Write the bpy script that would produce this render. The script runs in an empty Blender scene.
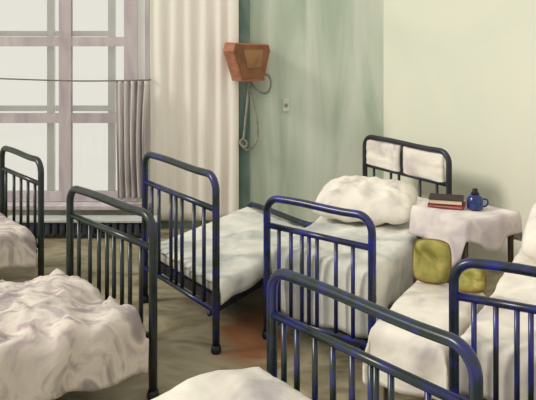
import bpy, bmesh, math, random
from mathutils import Vector, noise
random.seed(7)
S = bpy.context.scene
COL = S.collection
F, CX, HY, CH = 700.0, 268.0, 30.0, 2.1      # focal length (px), principal x, horizon row, eye height

# ---------------------------------------------------------------- helpers
def V(*a): return Vector(a)
def on_z(px, py, z):
    d = F * (CH - z) / (py - HY)
    return V((px - CX) * d / F, d, z)
def on_d(px, py, d):
    return V((px - CX) * d / F, d, CH - (py - HY) * d / F)
def nz(x, y, z=0.0): return noise.noise(V(x, y, z))
def ridge(x, y, z=0.0): return 1.0 - 2.0 * abs(noise.noise(V(x, y, z)))

def srgb(r, g, b):
    f = lambda c: (c/255/12.92) if c/255 <= .04045 else ((c/255+.055)/1.055)**2.4
    return (f(r), f(g), f(b), 1)

def mat(name, stops, scale=3.0, stretch=(1, 1, 1), rough=.8, detail=4.0, bump=0.0, bump_scale=60.0,
        distort=.6, spec=.3, patch=None, sheen=0.0):
    m = bpy.data.materials.new(name); m.use_nodes = True
    nt = m.node_tree; N = nt.nodes; L = nt.links
    b = N['Principled BSDF']
    b.inputs['Roughness'].default_value = rough
    b.inputs['Specular IOR Level'].default_value = spec
    if sheen: b.inputs['Sheen Weight'].default_value = sheen
    tc = N.new('ShaderNodeTexCoord'); mp = N.new('ShaderNodeMapping')
    mp.inputs['Scale'].default_value = stretch
    L.new(tc.outputs['Object'], mp.inputs['Vector'])
    tx = N.new('ShaderNodeTexNoise')
    tx.inputs['Scale'].default_value = scale; tx.inputs['Detail'].default_value = detail
    tx.inputs['Distortion'].default_value = distort
    L.new(mp.outputs['Vector'], tx.inputs['Vector'])
    cr = N.new('ShaderNodeValToRGB'); e = cr.color_ramp.elements
    while len(e) > 1: e.remove(e[-1])
    e[0].position, e[0].color = stops[0][0], stops[0][1]
    for p, c in stops[1:]:
        k = e.new(p); k.color = c
    L.new(tx.outputs['Fac'], cr.inputs['Fac'])
    out = cr.outputs['Color']
    for (loc, size, colour, amt) in (patch or []):
        mp2 = N.new('ShaderNodeMapping'); mp2.vector_type = 'TEXTURE'
        mp2.inputs['Location'].default_value = loc; mp2.inputs['Scale'].default_value = size
        add = N.new('ShaderNodeMixRGB'); add.blend_type = 'ADD'; add.inputs['Fac'].default_value = .5
        L.new(tc.outputs['Object'], add.inputs[1]); L.new(tx.outputs['Color'], add.inputs[2])
        L.new(add.outputs[0], mp2.inputs['Vector'])
        g = N.new('ShaderNodeTexGradient'); g.gradient_type = 'SPHERICAL'
        L.new(mp2.outputs['Vector'], g.inputs['Vector'])
        mul = N.new('ShaderNodeMath'); mul.operation = 'MULTIPLY'; mul.use_clamp = True
        mul.inputs[1].default_value = amt
        L.new(g.outputs['Fac'], mul.inputs[0])
        mx = N.new('ShaderNodeMixRGB'); mx.inputs[2].default_value = colour
        L.new(mul.outputs[0], mx.inputs[0]); L.new(out, mx.inputs[1])
        out = mx.outputs[0]
    L.new(out, b.inputs['Base Color'])
    if bump:
        t2 = N.new('ShaderNodeTexNoise'); t2.inputs['Scale'].default_value = bump_scale
        t2.inputs['Detail'].default_value = 3
        L.new(tc.outputs['Object'], t2.inputs['Vector'])
        bp = N.new('ShaderNodeBump'); bp.inputs['Strength'].default_value = bump
        bp.inputs['Distance'].default_value = .01
        L.new(t2.outputs['Fac'], bp.inputs['Height']); L.new(bp.outputs['Normal'], b.inputs['Normal'])
    return m

def glass_mat():
    m = bpy.data.materials.new('window_glass'); m.use_nodes = True
    N = m.node_tree.nodes; L = m.node_tree.links; N.clear()
    o = N.new('ShaderNodeOutputMaterial'); mx = N.new('ShaderNodeMixShader')
    t = N.new('ShaderNodeBsdfTransparent'); t.inputs['Color'].default_value = (.99, .99, .985, 1)
    g = N.new('ShaderNodeBsdfGlossy'); g.inputs['Roughness'].default_value = .05
    fr = N.new('ShaderNodeFresnel'); fr.inputs['IOR'].default_value = 1.35
    L.new(fr.outputs[0], mx.inputs[0]); L.new(t.outputs[0], mx.inputs[1]); L.new(g.outputs[0], mx.inputs[2])
    L.new(mx.outputs[0], o.inputs[0])
    return m

def link(name, bm, material, origin=None, parent=None, smooth=True):
    """bm is in world coordinates; the mesh is moved to the thing's own origin"""
    root_loc = origin
    if root_loc is None:
        p = parent
        while p.parent: p = p.parent
        root_loc = p.location
    bmesh.ops.recalc_face_normals(bm, faces=bm.faces)
    bmesh.ops.translate(bm, verts=bm.verts, vec=-Vector(root_loc))
    me = bpy.data.meshes.new(name); bm.to_mesh(me); bm.free()
    me.materials.append(material)
    if smooth:
        for p in me.polygons: p.use_smooth = True
    o = bpy.data.objects.new(name, me); COL.objects.link(o)
    if parent is not None: o.parent = parent
    else: o.location = root_loc
    return o

def tag(o, label, cat, group=None, kind=None):
    o['label'] = label; o['category'] = cat
    if group: o['group'] = group
    if kind: o['kind'] = kind
    return o
def empty(name, loc, label, cat, group=None):
    o = bpy.data.objects.new(name, None); COL.objects.link(o); o.location = loc
    o.empty_display_size = .1
    return tag(o, label, cat, group)

def tube(bm, pts, r, n=10, closed_caps=True):
    pts = [Vector(p) for p in pts]; rings = []
    t0 = (pts[1] - pts[0]).normalized()
    ref = V(0, 0, 1) if abs(t0.z) < .9 else V(1, 0, 0)
    nrm = t0.cross(ref).normalized()
    for i, p in enumerate(pts):
        a = pts[max(i-1, 0)]; b = pts[min(i+1, len(pts)-1)]
        t = (b - a).normalized()
        nrm = (nrm - t * nrm.dot(t)).normalized()
        bn = t.cross(nrm)
        rr = r[i] if isinstance(r, (list, tuple)) else r
        rings.append([bm.verts.new(p + (nrm*math.cos(2*math.pi*k/n) + bn*math.sin(2*math.pi*k/n))*rr) for k in range(n)])
    for i in range(len(rings)-1):
        for k in range(n):
            bm.faces.new((rings[i][k], rings[i][(k+1) % n], rings[i+1][(k+1) % n], rings[i+1][k]))
    if closed_caps:
        bm.faces.new(rings[0][::-1]); bm.faces.new(rings[-1])
    return bm
def box(bm, x0, x1, y0, y1, z0, z1):
    v = [bm.verts.new((x, y, z)) for z in (z0, z1) for x, y in ((x0, y0), (x1, y0), (x1, y1), (x0, y1))]
    for f in ((3, 2, 1, 0), (4, 5, 6, 7), (0, 1, 5, 4), (1, 2, 6, 5), (2, 3, 7, 6), (3, 0, 4, 7)):
        bm.faces.new([v[i] for i in f])
    return bm
def prism(bm, quad, z0, z1):
    lo = [bm.verts.new((p[0], p[1], z0)) for p in quad]; hi = [bm.verts.new((p[0], p[1], z1)) for p in quad]
    n = len(quad)
    bm.faces.new(lo[::-1]); bm.faces.new(hi)
    for i in range(n): bm.faces.new((lo[i], lo[(i+1) % n], hi[(i+1) % n], hi[i]))
    return bm
def bevel(bm, w, seg=2):
    bmesh.ops.bevel(bm, geom=list(bm.edges), offset=w, segments=seg, affect='EDGES', profile=.5)
    return bm
def new(): return bmesh.new()

# ---------------------------------------------------------------- materials
sheet_w = mat('white_linen', [(.34, srgb(196, 188, 186)), (.43, srgb(226, 218, 208)), (.52, srgb(240, 234, 222)), (.66, srgb(226, 218, 210))],
              2.6, rough=.9, bump=.25, bump_scale=25)
sheet_g = mat('grey_linen', [(.36, srgb(186, 188, 184)), (.46, srgb(212, 213, 206)), (.56, srgb(232, 230, 220)), (.68, srgb(214, 212, 206))],
              3.2, rough=.9, bump=.25, bump_scale=25)
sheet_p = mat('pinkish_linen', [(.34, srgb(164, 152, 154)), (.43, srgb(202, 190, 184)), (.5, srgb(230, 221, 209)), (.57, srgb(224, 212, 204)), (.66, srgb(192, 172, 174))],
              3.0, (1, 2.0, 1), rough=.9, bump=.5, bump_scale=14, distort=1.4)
tick = mat('mattress_ticking', [(.3, srgb(168, 164, 158)), (.6, srgb(200, 196, 186))], 5, rough=.9)
blue = mat('blue_enamel', [(.38, srgb(20, 32, 44)), (.5, srgb(32, 38, 92)), (.66, srgb(30, 40, 140))], 9, rough=.27, spec=.6)
teal = mat('blue_green_enamel', [(.36, srgb(20, 30, 26)), (.48, srgb(26, 42, 50)), (.6, srgb(30, 36, 100))], 9, rough=.27, spec=.6)
green = mat('green_black_enamel', [(.36, srgb(22, 26, 26)), (.52, srgb(32, 46, 40)), (.66, srgb(30, 36, 58))], 9, rough=.28, spec=.6)
dark = mat('dark_enamel', [(.36, srgb(24, 25, 32)), (.6, srgb(42, 44, 58))], 6, rough=.4, spec=.5)
wall_cg = mat('green_wash_wall', [(.28, srgb(166, 182, 164)), (.44, srgb(194, 206, 188)), (.56, srgb(212, 220, 204)), (.7, srgb(222, 228, 214))],
              1.5, (2.4, 1, .3), rough=.95, bump=.1, distort=.8)
wall_cr = mat('pale_cream_wall', [(.3, srgb(216, 219, 202)), (.5, srgb(224, 225, 208)), (.7, srgb(232, 227, 210))],
              .7, rough=.95, bump=.1)
trim_t = mat('dark_teal_paint', [(.35, srgb(92, 116, 110)), (.6, srgb(138, 158, 146))], 3, (1, 1, .4), rough=.8)
floor_m = mat('worn_brown_floor', [(.3, srgb(104, 98, 76)), (.46, srgb(146, 136, 110)), (.6, srgb(168, 158, 132)), (.75, srgb(124, 120, 96))],
              2.2, (1.0, 1.4, 1), rough=.75, distort=1.5,
              patch=[((.15, 5.08, .25), (.3, .62, 2.0), srgb(140, 94, 62), 2.0)])
frame_m = mat('mauve_grey_paint', [(.3, srgb(184, 170, 178)), (.5, srgb(206, 194, 198)), (.7, srgb(220, 210, 210))], 3, (2, 2, .5), rough=.7)
outer_m = mat('pale_blue_grey_paint', [(.3, srgb(238, 240, 238)), (.7, srgb(246, 246, 240))], 3, rough=.7)
curtain_c = mat('cream_curtain', [(.3, srgb(238, 226, 218)), (.5, srgb(248, 243, 232)), (.7, srgb(246, 234, 228))], 2.4, (3, 3, .25), rough=.95)
curtain_g = mat('mauve_grey_curtain', [(.3, srgb(150, 140, 144)), (.5, srgb(196, 188, 188)), (.7, srgb(224, 216, 212))], 3, (3, 3, .4), rough=.95)
wood_r = mat('red_brown_wood', [(.35, srgb(138, 88, 66)), (.6, srgb(176, 118, 92))], 5, (1, 1, 3), rough=.6)
wood_d = mat('brown_grille_cloth', [(.3, srgb(118, 80, 56)), (.6, srgb(146, 102, 72))], 8, rough=.8)
wood_l = mat('tan_grille_cloth', [(.3, srgb(140, 102, 72)), (.6, srgb(166, 126, 90))], 8, rough=.8)
wood_t = mat('dark_table_wood', [(.3, srgb(60, 48, 40)), (.6, srgb(92, 74, 58))], 4, rough=.6)
cloth_m = mat('lilac_white_tablecloth', [(.32, srgb(196, 184, 188)), (.5, srgb(224, 214, 210)), (.68, srgb(238, 231, 220))], 5, rough=.9, bump=.2, bump_scale=30)
cord_m = mat('grey_cord', [(.3, srgb(118, 118, 108)), (.6, srgb(158, 156, 144))], 8, rough=.8)
plaster = mat('pale_socket', [(.3, srgb(196, 206, 190)), (.6, srgb(220, 226, 210))], 6, rough=.6)
olive = mat('olive_cloth', [(.36, srgb(120, 110, 48)), (.5, srgb(158, 152, 82)), (.64, srgb(190, 176, 106))], 7, rough=.9)
olive_edge = mat('brown_piping', [(.3, srgb(120, 86, 46)), (.6, srgb(146, 110, 66))], 7, rough=.9)
book_d = mat('dark_brown_cover', [(.3, srgb(34, 20, 24)), (.6, srgb(54, 30, 32))], 6, rough=.6)
book_r = mat('red_cover', [(.3, srgb(140, 46, 52)), (.6, srgb(166, 66, 70))], 6, rough=.6)
pages = mat('cream_pages', [(.3, srgb(226, 206, 170)), (.6, srgb(240, 224, 192))], 10, rough=.9)
pot_b = mat('blue_glaze', [(.35, srgb(18, 34, 84)), (.6, srgb(32, 58, 132))], 14, rough=.2, spec=.6)
black = mat('black_stopper', [(.3, srgb(20, 20, 26)), (.6, srgb(36, 36, 44))], 6, rough=.4)
iron = mat('dark_blue_iron', [(.3, srgb(40, 44, 58)), (.6, srgb(70, 74, 88))], 5, rough=.5)
board_m = mat('pale_blue_board', [(.3, srgb(170, 176, 180)), (.6, srgb(200, 202, 200))], 4, rough=.7)
wire_m = mat('dark_wire', [(.3, srgb(110, 100, 100)), (.6, srgb(134, 124, 122))], 6, rough=.5)
glass = glass_mat()

# ---------------------------------------------------------------- setting
def struct(name, bm, m, origin, smooth=False):
    o = link(name, bm, m, V(*origin), smooth=smooth); o['kind'] = 'structure'; return o
BY = 7.45                                     # back wall face
KX = 1.23                                     # the room corner
RD = V(.53, -.85).normalized()                # the right wall runs this way, towards the viewer
WX0, WX1, WZ0, WZ1 = -3.12, -1.27, .27, 2.95
fl = new(); box(fl, -6, 7, -1, 8.4, -.08, 0); struct('floor', fl, floor_m, (0, 0, 0))
w = new()
box(w, -5, WX0, BY, BY+.3, 0, 3.3); box(w, WX1, KX+.25, BY, BY+.3, 0, 3.3)
box(w, WX0, WX1, BY, BY+.3, 0, WZ0); box(w, WX0, WX1, BY, BY+.3, WZ1, 3.3)
struct('wall_back', w, wall_cg, (0, BY, 0))
w = new(); a = V(KX, BY); e = a + RD*8.5; nrm = V(-RD.y, RD.x)
prism(w, [a, e, e + nrm*.2, a + nrm*.2], 0, 3.3)
struct('wall_right', w, wall_cr, (KX, BY, 0))
t = new(); box(t, on_d(239, 0, BY).x, on_d(250, 0, BY).x, BY-.05, BY, 0, 3.3); struct('trim_1', t, trim_t, (-.2, BY, 0))
b = new(); box(b, -1.27, KX-.02, BY-.02, BY, 0, .06); struct('baseboard_back', b, trim_t, (0, BY, 0))

# window: inner sashes and, behind them, the paler outer sashes of a double window
wf = new(); y0, y1 = BY+.03, BY+.10
XM = on_d(64, 0, BY).x
for x0, x1 in ((WX0, WX0+.09), (XM-.065, XM+.065), (WX1-.27, WX1-.13), (WX1-.045, WX1)): box(wf, x0, x1, y0, y1, WZ0, WZ1)
for zc, h in ((WZ0+.05, .05), (1.155, .05), (1.975, .05), (WZ1-.05, .05)):
    for x0, x1 in ((WX0+.09, XM-.065), (XM+.065, WX1-.27)): box(wf, x0, x1, y0+.005, y1-.005, zc-h, zc+h)
win = struct('window_1', wf, frame_m, (XM, BY, WZ0))
js = new(); box(js, WX1-.13, WX1-.045, y0+.02, y1, WZ0, WZ1); link('jamb_strip', js, outer_m, parent=win, smooth=False)
of = new(); y0, y1 = BY+.22, BY+.27
for px0, px1 in ((47, 54), (108, 115), (-16, -6)):
    box(of, on_d(px0, 0, y0).x, on_d(px1, 0, y0).x, y0, y1, WZ0, WZ1)
for zc in (1.24, 2.06):
    for p0, p1 in ((-6, 46), (55, 108)): box(of, on_d(p0, 0, y0).x, on_d(p1, 0, y0).x, y0+.01, y1-.01, zc-.03, zc+.03)
link('outer_sash', of, outer_m, parent=win, smooth=False)
def pane(x0, x1, z0, z1, y):
    p = new(); box(p, x0, x1, y, y+.006, z0, z1); link('pane', p, glass, parent=win, smooth=False)
for x0, x1 in ((WX0+.09, XM-.065), (XM+.065, WX1-.27)):
    for z0, z1 in ((WZ0+.1, 1.105), (1.205, 1.925), (2.025, WZ1-.1)): pane(x0, x1, z0, z1, BY+.06)
sl = new(); box(sl, WX0-.05, WX1+.02, BY-.16, BY+.03, WZ0-.05, WZ0); bevel(sl, .008)
link('window_sill', sl, frame_m, parent=win, smooth=False)

# ---------------------------------------------------------------- beds
def bar_t(px, L, R):
    k = (px - CX)/F
    return (k*L.y - L.x)/((R.x - L.x) - k*(R.y - L.y))
def bed_end(name, root, L, R, h, m, gap, barpx=(), low=.34, r=.025, cr=.1, br=.0135, n_bars=0):
    """one bent tube standing on the floor, with a cross rail, a bottom rail and upright bars"""
    L = V(L.x, L.y, 0); R = V(R.x, R.y, 0); d = (R - L).normalized(); up = V(0, 0, 1)
    pts = [L + up*.03, L + up*(h-cr)*.5, L + up*(h-cr)]
    for k in range(1, 9):
        a = math.pi/2*k/8
        pts.append(L + d*(cr*(1-math.cos(a))) + up*(h-cr+cr*math.sin(a)))
    W = (R-L).length
    for k in range(1, 6): pts.append(L + d*(cr + (W-2*cr)*k/6) + up*(h + .004*math.sin(k)))
    for k in range(0, 9):
        a = math.pi/2*k/8
        pts.append(R - d*(cr*(1-math.sin(a))) + up*(h-cr+cr*math.cos(a)))
    pts += [R + up*(h-cr)*.5, R + up*.03]
    hoop = link(name, tube(new(), pts, r, 12), m, parent=root)
    b = new(); tube(b, [L + up*(h-gap), R + up*(h-gap)], r*.8); link('cross_rail', b, m, parent=hoop)
    if low:
        b = new(); tube(b, [L + up*low, R + up*low], r*.75); link('bottom_rail', b, m, parent=hoop)
    for e in (L, R):
        b = new(); tube(b, [e, e + up*.02, e + up*.05], [r*1.25, r*1.45, r*1.2]); link('foot_cap', b, black, parent=hoop)
    ts = [bar_t(p, L, R) for p in barpx] if barpx else [(i+1)/(n_bars+1) for i in range(n_bars)]
    for t in ts:
        if .02 < t < .98:
            p = L.lerp(R, t); b = new(); tube(b, [p + up*(low or .3), p + up*(h-gap)], br, 8)
            link('bar', b, m, parent=hoop)
    return hoop

def mattress(root, quad, z0, z1):
    bm = new(); prism(bm, quad, z0, z1); bevel(bm, .035, 3)
    bmesh.ops.subdivide_edges(bm, edges=[e for e in bm.edges if e.calc_length() > .3], cuts=6, use_grid_fill=True)
    return link('mattress', bm, tick, parent=root)

def sheet(name, quad, z, drops, m, label, cat, seed=0, amp=.02, lump=.03, step=.03, group=None, bulge=None, fold=.012, hem=.03, kind_loc=None):
    """a cloth laid over quad (foot-left, foot-right, head-right, head-left); drops = hang beyond foot, right, head, left"""
    fl_, fr_, hr_, hl_ = [V(p[0], p[1], 0) for p in quad]
    Ln = ((hl_-fl_).length + (hr_-fr_).length)/2; Wd = ((fr_-fl_).length + (hr_-hl_).length)/2
    df, dr, dh, dl = drops
    P = [ -df + (Ln+df+dh)*i/max(1, round((Ln+df+dh)/step)) for i in range(round((Ln+df+dh)/step)+1)]
    Q = [ -dl + (Wd+dl+dr)*j/max(1, round((Wd+dl+dr)/step)) for j in range(round((Wd+dl+dr)/step)+1)]
    rr = .05
    def foldover(p, n):
        if p < 0: ex, base, sg = -p, 0, -1
        elif p > n: ex, base, sg = p-n, n, 1
        else: return p, 0.0
        if ex < rr*1.5708:
            a = ex/rr; return base + sg*rr*math.sin(a), rr*(1-math.cos(a))
        return base + sg*rr, rr + ex - rr*1.5708
    bm = new(); g = []
    for p in P:
        row = []
        for q in Q:
            wob = 1 + .18*nz(p*2.3+seed, q*2.3, 9.1)                       # uneven hem
            pp = p*wob if p < 0 else (Ln+(p-Ln)*wob if p > Ln else p)
            qq = q*wob if q < 0 else (Wd+(q-Wd)*wob if q > Wd else q)
            a, d1 = foldover(pp, Ln); b, d2 = foldover(qq, Wd)
            dz = max(d1, d2) + .25*min(d1, d2)
            u, v = a/Ln, b/Wd
            pos = fl_*(1-u)*(1-v) + fr_*(1-u)*v + hr_*u*v + hl_*u*(1-v)
            x, y = p, q
            top = lump*nz(x*1.7+seed, y*1.7, 3.3) + amp*ridge(x*3.1+seed*1.3+.4*nz(x*2, y*2, seed), y*4.3-x*1.2, seed) \
                + .9*amp*max(0, ridge(x*5.2+seed+y*2.6+.5*nz(x*4, y*4, 5), y*4.2-x*1.5, 2+seed)-.35)**1.5 + .3*amp*ridge(x*11+seed, y*9+x*4, 4+seed)
            if bulge: top += bulge(u, v)
            edge = min(1.0, dz/.12)
            pos.z = z - dz + top*(1-.7*edge)
            if dz > 0:
                s = fold*edge*(math.sin((p if d2 > d1 else q)*19+seed+2*nz(p*3, q*3, seed)) + .7)
                out = V(0, 0, 0)
                if d2 > 0: out += ((fr_-fl_).normalized())*(1 if q > Wd else -1)
                if d1 > 0: out += ((hl_-fl_).normalized())*(1 if p > Ln else -1)
                pos += out*s
            row.append(bm.verts.new(pos))
        g.append(row)
    for i in range(len(P)-1):
        for j in range(len(Q)-1):
            bm.faces.new((g[i][j], g[i+1][j], g[i+1][j+1], g[i][j+1]))
    c = (fl_+fr_+hr_+hl_)/4; c.z = z
    o = link(name, bm, m, origin=c)
    md = o.modifiers.new('thickness', 'SOLIDIFY'); md.thickness = .008; md.offset = 1
    tag(o, label, cat, group)
    return o

def make_bed(label, L, R, h, m, u, length, gap, barpx, top, drops, sh_mat, sh_label, head=None, head_h=.62, seed=1,
             low=.34, mz=.18, head_bars=(), inset=.055, head_gap=.2, foot=.12, sname='bed_sheet', **kw):
    root = empty('iron_bed', ((L.x+R.x)/2, (L.y+R.y)/2, 0), label, 'bed', 'iron beds in the ward')
    bed_end('footboard', root, L, R, h, m, gap, barpx, low)
    u = V(u[0], u[1], 0).normalized()
    L0, R0 = V(L.x, L.y, 0), V(R.x, R.y, 0); w = (R0-L0).normalized()
    if head: HL, HR, head_h = head; HL, HR = V(HL.x, HL.y, 0), V(HR.x, HR.y, 0)
    else:
        HL, HR = L0 + u*length, R0 + u*length
    hb = bed_end('headboard', root, HL, HR, head_h, dark if head else m, head_gap, head_bars, low)
    for a, b in ((L0 + w*.09, HL + w*.09), (R0 - w*.09, HR - w*.09)):
        s = new(); tube(s, [a + V(0, 0, low-.05), b + V(0, 0, low-.05)], .016, 8); link('side_rail', s, m, parent=root)
    q = [L0 + u*foot + w*inset, R0 + u*foot - w*inset, HR - u*.05 - w*inset, HL - u*.05 + w*inset]
    z0 = top - .02 - mz
    s = new(); prism(s, [q[0].xy, q[1].xy, q[2].xy, q[3].xy], z0-.07, z0); link('spring_base', s, dark, parent=root, smooth=False)
    mattress(root, [p.xy for p in q], z0, top-.03)
    sheet(sname, [p + (V(0,0,0)) for p in q], top, drops, sh_mat, sh_label, 'bed sheet', seed=seed, group='bedding on the iron beds', **kw)
    return root, hb, (HL, HR)

# A  far left
A_L, A_R = on_z(2, 147, 1.04), on_z(41, 161, 1.04)
make_bed('dark green iron bed at the far left edge, cut off by the frame', A_L, A_R, 1.04, green, (-.8, -.6), 1.85, .19,
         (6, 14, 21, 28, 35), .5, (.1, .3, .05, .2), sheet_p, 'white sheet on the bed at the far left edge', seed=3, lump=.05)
# B  left foreground
B_L, B_R = on_z(70, 187, 1.04), on_z(153, 216, 1.04)
make_bed('dark green iron bed in the left foreground with a rumpled pinkish white sheet', B_L, B_R, 1.04, green, (-.8, -.6), 1.9, .185,
         (79, 90, 99, 107, 114, 122, 130, 141), .46, (.12, .32, .05, .25), sheet_p,
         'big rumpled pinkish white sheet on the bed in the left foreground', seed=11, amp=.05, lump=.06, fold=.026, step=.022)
# C  middle, in front of the cream curtain
C_L, C_R = on_z(145, 153, 1.15), on_z(216, 176, 1.15)
make_bed('tall blue green iron bed standing in front of the cream curtain', C_L, C_R, 1.15, teal, (.53, .848), 1.42, .22,
         (152, 159, 171, 176, 182, 194, 204), .42, (.05, .13, .05, .1), sheet_g, 'white sheet on the low mattress in front of the cream curtain',
         seed=21, head_h=.47, mz=.1, head_gap=.12, low=.27, foot=.1, amp=.012, lump=.02)
# D  centre, head against the corner
D_L, D_R = on_z(267, 197, .96), on_z(372, 217, .96)
F_L, F_R = on_z(365, 136, 1.05), on_z(449, 152.5, 1.05)
D, hb, (HL, HR) = make_bed('blue iron bed in the centre with two white panels in its dark headboard', D_L, D_R, .96, blue, (.5, .87), 2.1, .19,
         (279, 291, 302, 309, 317, 336, 353), .58, (.44, .33, .05, .1), sheet_g, 'grey white sheet on the bed under the plump pillow by the corner',
         head=(F_L, F_R, 1.05), head_bars=(374, 391, 399, 420, 437), seed=31, amp=.018, lump=.03, mz=.22, low=.17, head_gap=.28)
# H  right edge
H_L, H_R = on_z(454, 260, 1.0), on_z(640, 288, 1.0)
make_bed('bright blue iron bed at the right edge, cut off by the frame', H_L, H_R, 1.0, blue, (.5, .866), 2.0, .17,
         (474, 496, 517, 531, 552, 575, 600), .6, (.3, .25, .05, .2), sheet_w, 'white sheet on the bed at the right edge', seed=41,
         head_h=.66, mz=.22, amp=.02, lump=.04, head_gap=.15)
# E  front
E_L, E_R = on_z(272, 269, 1.0), on_z(476, 350, 1.0)
make_bed('blue green iron bed nearest the viewer at the bottom centre', E_L, E_R, 1.0, teal, (-.82, -.57), 1.75, .205,
         (284, 297, 315, 333, 352, 371, 376, 391, 428, 452), .535, (.1, .2, .05, .28), sheet_w, 'white bedspread across the bottom edge on the nearest bed',
         seed=52, amp=.02, lump=.04, bulge=lambda u, v: .07*max(0, 1-v*1.2)*math.exp(-((u-.12)/.36)**2))

# white panels fixed in the upper part of the dark headboard, either side of a divider
dw = (HR-HL).normalized(); nf = V(dw.y, -dw.x, 0)
if nf.y > 0: nf = -nf
def panel(t0, t1, seed):
    a, b = HL.lerp(HR, t0), HL.lerp(HR, t1); W = (b-a).length; n = 18; g = []; bm = new()
    for i in range(n+1):
        row = []
        for k in range(n+1):
            u, v = i/n, k/n
            puff = .022*(max(0, 1-(2*u-1)**4)*max(0, 1-(2*v-1)**4))**.6 + .006*ridge(u*2+seed, v*3, seed)
            row.append(bm.verts.new(a + dw*W*u + nf*(puff-.004) + V(0, 0, 1.05-.03-.245*v + .008*nz(u*3, seed, v))))
        g.append(row)
    for i in range(n):
        for k in range(n): bm.faces.new((g[i][k], g[i+1][k], g[i+1][k+1], g[i][k+1]))
    o = link('white_panel', bm, sheet_w, parent=hb); o['label'] = 'white stuffed panel'
    md = o.modifiers.new('thickness', 'SOLIDIFY'); md.thickness = .01; md.offset = -1
panel(.03, .46, 1); panel(.5, .95, 4)
p = HL.lerp(HR, .48); s_ = new()
tube(s_, [p + V(0, 0, .77), p + nf*.012 + V(0, 0, .86), p + nf*.012 + V(0, 0, .95), p + V(0, 0, 1.05)], .015, 8); link('divider', s_, dark, parent=hb)

# ---------------------------------------------------------------- pillows and cushions
def cushion_bm(c, ax, ay, az, sx, sy, sz, seed, amp=.03, n=36, e=.55, cp=.10):
    """a stuffed square cushion: pinched edge, plump middle; ax, ay, az are its axes"""
    bm = new(); sides = []
    for sgn in (1, -1):
        g = []
        for i in range(n+1):
            row = []
            for j in range(n+1):
                u, v = -1+2*i/n, -1+2*j/n
                th = (max(0, 1-u**4)*max(0, 1-v**4))**e
                pull = 1 - cp*(u*u*v*v) - .05*(1-abs(u))*abs(v) - .05*(1-abs(v))*abs(u)
                w_ = amp*ridge(u*2+seed, v*2.4, sgn)*th + .5*amp*ridge(u*5+seed+v, v*4, sgn*2)*th
                row.append((c + ax*(u*sx*pull) + ay*(v*sy*pull) + az*(sgn*sz*th + w_)))
            g.append(row)
        sides.append(g)
    V0 = [[bm.verts.new(p) for p in r] for r in sides[0]]
    V1 = [[V0[i][j] if i in (0, n) or j in (0, n) else bm.verts.new(sides[1][i][j]) for j in range(n+1)] for i in range(n+1)]
    for i in range(n):
        for j in range(n):
            bm.faces.new((V0[i][j], V0[i+1][j], V0[i+1][j+1], V0[i][j+1]))
            bm.faces.new((V1[i][j], V1[i][j+1], V1[i+1][j+1], V1[i+1][j]))
    return bm
def frame(yaw, tilt):
    ax = V(math.cos(yaw), math.sin(yaw), 0); ay0 = V(-math.sin(yaw), math.cos(yaw), 0)
    ay = ay0*math.cos(tilt) + V(0, 0, 1)*math.sin(tilt)
    return ax, ay, ax.cross(ay)
pc = V(.79, 5.62, .725)
tag(link('pillow', cushion_bm(pc, *frame(-.3, .14), .41, .34, .11, 5), sheet_w, origin=pc),
    'plump rumpled white pillow below the dark headboard', 'pillow', 'pillows')
pc = V(2.05, 4.40, .80)
tag(link('pillow', cushion_bm(pc, *frame(-.5, .25), .43, .34, .14, 15), sheet_w, origin=pc),
    'white pillow at the right edge beside the table', 'pillow', 'pillows')

# low bench under a white sheet, in the gap between the central and the right bed
bz = .46
b1 = on_z(380, 326, bz); b2 = on_z(439, 345, bz); uu = V(.48, .877, 0)
bq = [b1, b2, b2 + uu*.86, b1 + uu*.86]
bench = empty('low_bench', (sum((p for p in bq), V(0, 0, 0))/4).xy.to_3d(), 'low bench hidden under a white sheet between the centre and right beds', 'bench')
s = new(); prism(s, [p.xy for p in bq], bz-.06, bz-.025); bevel(s, .006); link('seat', s, wood_t, parent=bench, smooth=False)
ctr = sum((p for p in bq), V(0, 0, 0))/4
for p in bq:
    k = p.lerp(ctr, .14); s = new(); box(s, k.x-.02, k.x+.02, k.y-.02, k.y+.02, 0, bz-.06); link('leg', s, wood_t, parent=bench, smooth=False)
sheet('bed_sheet', bq, bz, (.3, .22, .1, .25), sheet_w, 'white sheet covering the low bench between the centre and right beds', 'bed sheet',
      seed=61, amp=.012, lump=.015, fold=.014, step=.025, group='bedding on the iron beds')
pc = V(1.06, 4.53, bz+.145)
ax, ay, az = frame(-.35, 1.3)
r_ = link('cushion', cushion_bm(pc, ax, ay, az, .125, .14, .05, 8, .008, 20, cp=.2), olive, origin=pc)
tag(r_, 'larger yellow green cushion propped up below the tablecloth', 'cushion', 'olive cushions')
def piping(o, pc, ax, ay, sx, sy, cp=.2):
    n = 20; loop = []
    for u, v in [(-1+2*i/n, -1) for i in range(n)] + [(1, -1+2*i/n) for i in range(n)] + [(1-2*i/n, 1) for i in range(n)] + [(-1, 1-2*i/n) for i in range(n+1)]:
        pull = 1 - cp*(u*u*v*v) - .05*(1-abs(u))*abs(v) - .05*(1-abs(v))*abs(u)
        loop.append(pc + ax*u*sx*pull + ay*v*sy*pull)
    link('piping', tube(new(), loop, .006, 6), olive_edge, parent=o)
piping(r_, pc, ax, ay, .125, .14)
pc = V(1.25, 4.36, bz+.085)
ax, ay, az = frame(-.3, 1.05)
r_ = link('cushion', cushion_bm(pc, ax, ay, az, .105, .075, .04, 28, .008, 20, cp=.2), olive, origin=pc)
tag(r_, 'smaller yellow green cushion behind the blue post of the right bed', 'cushion', 'olive cushions')
piping(r_, pc, ax, ay, .105, .075)

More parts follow.
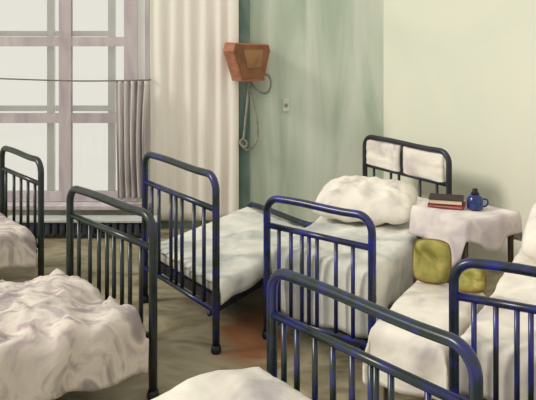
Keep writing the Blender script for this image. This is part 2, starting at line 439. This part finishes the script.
# ---------------------------------------------------------------- bedside table
TZ = .82
tc_ = [on_z(413, 206.5, TZ), on_z(466, 222, TZ), on_z(519, 213, TZ), on_z(446, 198, TZ)]
tctr = sum((p for p in tc_), V(0, 0, 0))/4
tb = empty('bedside_table', (tctr.x, tctr.y, 0), 'small dark bedside table under a cloth beside the dark headboard', 'table')
s = new(); prism(s, [p.lerp(tctr, .03).xy for p in tc_], TZ-.04, TZ-.008); bevel(s, .005); link('tabletop', s, wood_t, parent=tb, smooth=False)
s = new(); prism(s, [p.lerp(tctr, .16).xy for p in tc_], TZ-.12, TZ-.04); link('apron', s, wood_t, parent=tb, smooth=False)
for p in tc_:
    k = p.lerp(tctr, .14); s = new(); tube(s, [V(k.x, k.y, 0), V(k.x, k.y, TZ-.05)], [.016, .023], 8); link('leg', s, wood_t, parent=tb)
def table_cloth():
    bm = new(); n = 28; q = [p.copy() for p in tc_]; g = []
    for i in range(n+1):
        row = []
        for j in range(n+1):
            u, v = i/n, j/n
            p = q[0]*(1-u)*(1-v) + q[1]*u*(1-v) + q[2]*u*v + q[3]*(1-u)*v
            p.z = TZ + .004 + .004*nz(u*5, v*5, 1.7)
            row.append(bm.verts.new(p))
        g.append(row)
    for i in range(n):
        for j in range(n): bm.faces.new((g[i][j], g[i+1][j], g[i+1][j+1], g[i][j+1]))
    # the hang: a loop round the edge, extruded down; deepest in the middle of each side
    ring = [g[i][0] for i in range(n)] + [g[n][j] for j in range(n)] + [g[n-i][n] for i in range(n)] + [g[0][n-j] for j in range(n)]
    deep = [lambda t: .20 + .14*math.exp(-((t-.72)/.22)**2) - .10*max(0, t-.9)/.1,
            lambda t: .13 + .10*math.exp(-((t-.45)/.22)**2), lambda t: .2, lambda t: .18]
    prev = ring; K = 7; N = len(ring)
    co = [v.co.copy() for v in ring]
    for k in range(1, K+1):
        cur = []
        for m_ in range(N):
            sd, t = m_//n, (m_ % n)/n
            f = k/K; out = (co[m_]-tctr); out.z = 0; out.normalize()
            wv = .012*math.sin(m_*.62)*f + .010*f + .014*(1-math.exp(-5*f))
            cur.append(bm.verts.new(co[m_] + out*wv - V(0, 0, deep[sd](t)*f)))
        for m_ in range(N):
            bm.faces.new((prev[m_], prev[(m_+1) % N], cur[(m_+1) % N], cur[m_]))
        prev = cur
    o = link('tablecloth', bm, cloth_m, origin=V(tctr.x, tctr.y, TZ))
    md = o.modifiers.new('thickness', 'SOLIDIFY'); md.thickness = .004; md.offset = 1
    return tag(o, 'lilac white cloth draped over the bedside table', 'tablecloth')
table_cloth()

def book(c, yaw, L, W, T, cover, label, grp):
    root = empty('book', c, label, 'book', grp)
    a = V(math.cos(yaw), math.sin(yaw), 0); b = V(-math.sin(yaw), math.cos(yaw), 0)
    def slab(name, l0, l1, w0, w1, z0, z1, m):
        bm = new(); prism(bm, [(c + a*x + b*y).xy for x, y in ((l0, w0), (l1, w0), (l1, w1), (l0, w1))], c.z+z0, c.z+z1)
        bevel(bm, .0015, 1); link(name, bm, m, parent=root, smooth=False)
    slab('cover', -L, L, -W, W, 0, .005, cover); slab('cover', -L, L, -W, W, T-.005, T, cover)
    slab('spine', -L, L, W-.005, W, .005, T-.005, cover)
    slab('pages', -L+.008, L-.008, -W+.008, W-.006, .005, T-.005, pages)
    return root
bc = on_z(447, 207, TZ); bc.z = TZ + .014
book(bc, -.38, .125, .1, .018, book_r, 'red covered book lying under the dark book on the table', 'books on the bedside table')
bc2 = bc + V(-.003, .012, .018)
book(bc2, -.3, .12, .095, .038, book_d, 'thick dark brown book with cream pages on top of the red book', 'books on the bedside table')

def lathe(bm, c, prof, n=24):
    rings = [[bm.verts.new(c + V(r*math.cos(2*math.pi*k/n), r*math.sin(2*math.pi*k/n), z)) for k in range(n)] for r, z in prof]
    for i in range(len(rings)-1):
        for k in range(n): bm.faces.new((rings[i][k], rings[i][(k+1) % n], rings[i+1][(k+1) % n], rings[i+1][k]))
    bm.faces.new(rings[0][::-1]); bm.faces.new(rings[-1]); return bm
ic = on_z(475, 211, TZ); ic.z = TZ + .014
pot = tag(link('ink_pot', lathe(new(), ic, [(.045, 0), (.056, .008), (.058, .05), (.052, .085), (.036, .1), (.03, .105)]), pot_b, origin=ic),
          'small glossy dark blue pot with a black stopper on the table', 'pot')
link('stopper', lathe(new(), ic + V(0, 0, .105), [(.026, 0), (.03, .006), (.018, .02), (.02, .034), (.008, .042)]), black, parent=pot)
s = new(); tube(s, [ic + V(.055, -.01, .075), ic + V(.082, -.014, .07), ic + V(.088, -.016, .045), ic + V(.075, -.014, .025), ic + V(.055, -.01, .02)], .007, 8)
link('handle', s, pot_b, parent=pot)

# ---------------------------------------------------------------- wall things
# the wall loudspeaker: tapered box turned a little to the right
oc = on_d(246, 59, 7.28)
yaw = .55
sa = V(math.cos(yaw), math.sin(yaw), 0); sf = V(math.sin(yaw), -math.cos(yaw), 0); up = V(0, 0, 1)
def spk(x, z, dpt): return oc + sa*x + up*z + sf*dpt
def loft(bm, rings):
    vs = [[bm.verts.new(p) for p in r] for r in rings]; n = len(vs[0])
    for i in range(len(vs)-1):
        for k in range(n): bm.faces.new((vs[i][k], vs[i][(k+1) % n], vs[i+1][(k+1) % n], vs[i+1][k]))
    bm.faces.new(vs[0][::-1]); bm.faces.new(vs[-1]); return bm
def outline(k, d, inset=0.0):
    base = [(-.215, .175), (.215, .155), (.235, .09), (.155, -.215), (-.125, -.215), (-.235, .09)]
    return [spk(x*(k-inset), z*(k-inset), d) for x, z in base]
sp = new(); loft(sp, [outline(.93, -.10), outline(1.0, -.04), outline(.97, .11), outline(.93, .125)])
spo = link('wall_loudspeaker', sp, wood_r, origin=oc, smooth=False)
tag(spo, 'red brown tapered wall loudspeaker with a tan front, high by the curtain', 'loudspeaker')
s = new(); loft(s, [outline(.9, .118), outline(.88, .132)]); link('front_panel', s, wood_d, parent=spo, smooth=False)
s = new(); loft(s, [[spk(x*.6+.01, z*.6+.01, .12) for x, z in ((-.2, .16), (.2, .15), (.15, -.16), (-.12, -.17))],
                    [spk(x*.57+.01, z*.57+.01, .139) for x, z in ((-.2, .16), (.2, .15), (.15, -.16), (-.12, -.17))]])
link('grille', s, wood_l, parent=spo, smooth=False)
s = new(); loft(s, [[spk(x, z, d_) for x, z in ((-.13, -.2), (.16, -.2), (.15, -.225), (-.12, -.225))] for d_ in (-.08, .12)])
link('base_rim', s, wood_r, parent=spo, smooth=False)
bk = new(); box(bk, oc.x-.06, oc.x+.06, oc.y+.03, BY-.04, oc.z-.08, oc.z+.08); link('wall_bracket', bk, wood_t, parent=spo, smooth=False)

def smooth_path(ps, k=6):
    out = []
    for i in range(len(ps)-1):
        p0, p1, p2, p3 = ps[max(i-1, 0)], ps[i], ps[i+1], ps[min(i+2, len(ps)-1)]
        for j in range(k):
            t = j/k
            out.append(.5*((2*p1) + (p2-p0)*t + (2*p0-5*p1+4*p2-p3)*t*t + (3*p1-p0-3*p2+p3)*t**3))
    out.append(ps[-1]); return out
D_ = 7.36
path = [on_d(x, y, D_) for x, y in ((249, 80), (254, 87), (262, 93), (268, 92), (271, 84), (269, 76), (264, 74))]
path2 = [on_d(x, y, D_) for x, y in ((249, 80), (248, 95), (246, 115), (244, 135), (243, 145), (247, 150), (253, 147), (257, 138), (257, 122), (253, 105), (250, 92), (251, 82))]
s = new(); tube(s, smooth_path(path), .012, 8); tube(s, smooth_path(path2), .013, 8)
s2 = [on_d(x, y, D_-.02) for x, y in ((240, 142), (245, 147), (247, 143), (243, 139), (240, 143), (244, 148))]
tube(s, smooth_path(s2), .011, 8)
co = link('cord', s, cord_m, origin=path2[4])
tag(co, 'grey looped cord hanging below the wall loudspeaker', 'cord')
oc2 = on_d(286, 105, BY)
so = link('wall_socket', bevel(box(new(), oc2.x-.035, oc2.x+.035, BY-.03, BY, oc2.z-.07, oc2.z+.07), .012, 2), plaster, origin=oc2, smooth=False)
tag(so, 'small pale wall socket on the green wall right of the loudspeaker', 'socket')
s = new(); lathe(s, V(0, 0, 0), [(.02, 0), (.02, .01)], 14)
bmesh.ops.rotate(s, verts=s.verts, cent=(0, 0, 0), matrix=__import__('mathutils').Matrix.Rotation(math.pi/2, 3, 'X'))
bmesh.ops.translate(s, verts=s.verts, vec=V(oc2.x, BY-.029, oc2.z))
link('socket_face', s, cord_m, parent=so)

# curtains
def drape(name, xfun0, xfun1, z0, z1, y, folds, amp, m, seed, label, grp=None, nx=110, nz_=30):
    bm = new(); g = []
    for i in range(nx+1):
        u = i/nx; row = []
        for k in range(nz_+1):
            v = k/nz_
            x = xfun0(v)*(1-u) + xfun1(v)*u
            ph = folds*2*math.pi*(u + .03*nz(u*6+seed, v*1.2, 2))
            yy = y + amp*math.sin(ph)*(0.6+.4*v) + amp*.5*nz(u*folds*1.7, v*2, seed)
            row.append(bm.verts.new((x, yy, z1 - (z1-z0)*v + (.012*nz(u*5, seed) if k == nz_ else 0))))
        g.append(row)
    for i in range(nx):
        for k in range(nz_): bm.faces.new((g[i][k], g[i+1][k], g[i+1][k+1], g[i][k+1]))
    o = link(name, bm, m, origin=V((xfun0(0)+xfun1(0))/2, y, z1))
    md = o.modifiers.new('thickness', 'SOLIDIFY'); md.thickness = .006
    return tag(o, label, 'curtain', grp)
X = lambda px: on_d(px, 0, 7.35).x
drape('curtain', lambda v: X(150), lambda v: X(238.5), .1, 2.9, 7.37, 6, .011, curtain_c, 3,
      'long cream curtain hanging in soft folds left of the green wall')
rod = new(); tube(rod, [V(X(140), 7.37, 2.93), V(X(241), 7.37, 2.93)], .016); 
for px in (146, 236): tube(rod, [V(X(px), 7.37, 2.93), V(X(px), BY, 2.93)], .01)
tag(link('curtain_rod', rod, wood_t, origin=V(X(190), 7.37, 2.93)), 'dark rod carrying the long cream curtain', 'rod')
wz = on_d(100, 81, 7.27).z
drape('curtain', lambda v: X(117 + 2*v), lambda v: X(149 - 3*math.sin(v*3)), .35, wz, 7.27, 5, .035, curtain_g, 9,
      'short mauve grey curtain bunched at the right end of the window wire', nx=80)
wr = new(); tube(wr, smooth_path([V(WX0-.06, 7.27, wz+.04), V(-2.5, 7.27, wz+.015), V(-1.9, 7.27, wz), V(X(150), 7.27, wz+.01)]), .008, 6)
for x_, z_ in ((WX0-.06, wz+.04), (X(150), wz+.01)): tube(wr, [V(x_, 7.27, z_), V(x_, BY+.04 if x_ > -2 else BY, z_)], .008, 6)
tag(link('curtain_wire', wr, wire_m, origin=V(-2, 7.27, wz)), 'thin dark wire stretched across the window for the short curtain', 'wire')

# low radiator under the window
ra = empty('radiator', (-1.75, 7.1, 0), 'low dark iron radiator with a pale board on top, under the window', 'radiator')
for k in range(20):
    x = -2.62 + k*.075
    s = box(new(), x, x+.055, 7.02, 7.16, .03, .165); bevel(s, .018, 2); link('fin', s, iron, parent=ra)
s = box(new(), -2.66, -1.1, 7.0, 7.2, .17, .195); bevel(s, .005); link('top_board', s, board_m, parent=ra, smooth=False)
for z in (.055, .14):
    s = new(); tube(s, [V(-2.66, 7.09, z), V(-1.09, 7.09, z)], .016); link('pipe', s, iron, parent=ra)
for x in (-2.5, -1.25):
    s = box(new(), x, x+.03, 7.05, 7.13, 0, .05); link('foot', s, iron, parent=ra, smooth=False)

# ---------------------------------------------------------------- light and camera
wd = bpy.data.worlds.new('daylight'); S.world = wd; wd.use_nodes = True
bg = wd.node_tree.nodes['Background']
bg.inputs['Color'].default_value = (.88, .855, .77, 1); bg.inputs['Strength'].default_value = .92
sun = bpy.data.lights.new('sun', 'SUN'); sun.energy = 1.7; sun.angle = math.radians(14); sun.color = (1, .96, .88)
so_ = bpy.data.objects.new('sun', sun); COL.objects.link(so_)
so_.rotation_euler = V(.82, .2, -.54).to_track_quat('-Z', 'Y').to_euler()
cam = bpy.data.cameras.new('camera'); cam.sensor_width = 36; cam.lens = F/536*36
cam.shift_y = -(200-HY)/536; cam.clip_start = .05
co_ = bpy.data.objects.new('camera', cam); COL.objects.link(co_)
co_.location = (0, 0, CH); co_.rotation_euler = (math.pi/2, 0, 0)
S.camera = co_
S.view_settings.view_transform = 'Standard'; S.view_settings.look = 'None'
S.view_settings.exposure = 0; S.view_settings.gamma = 1
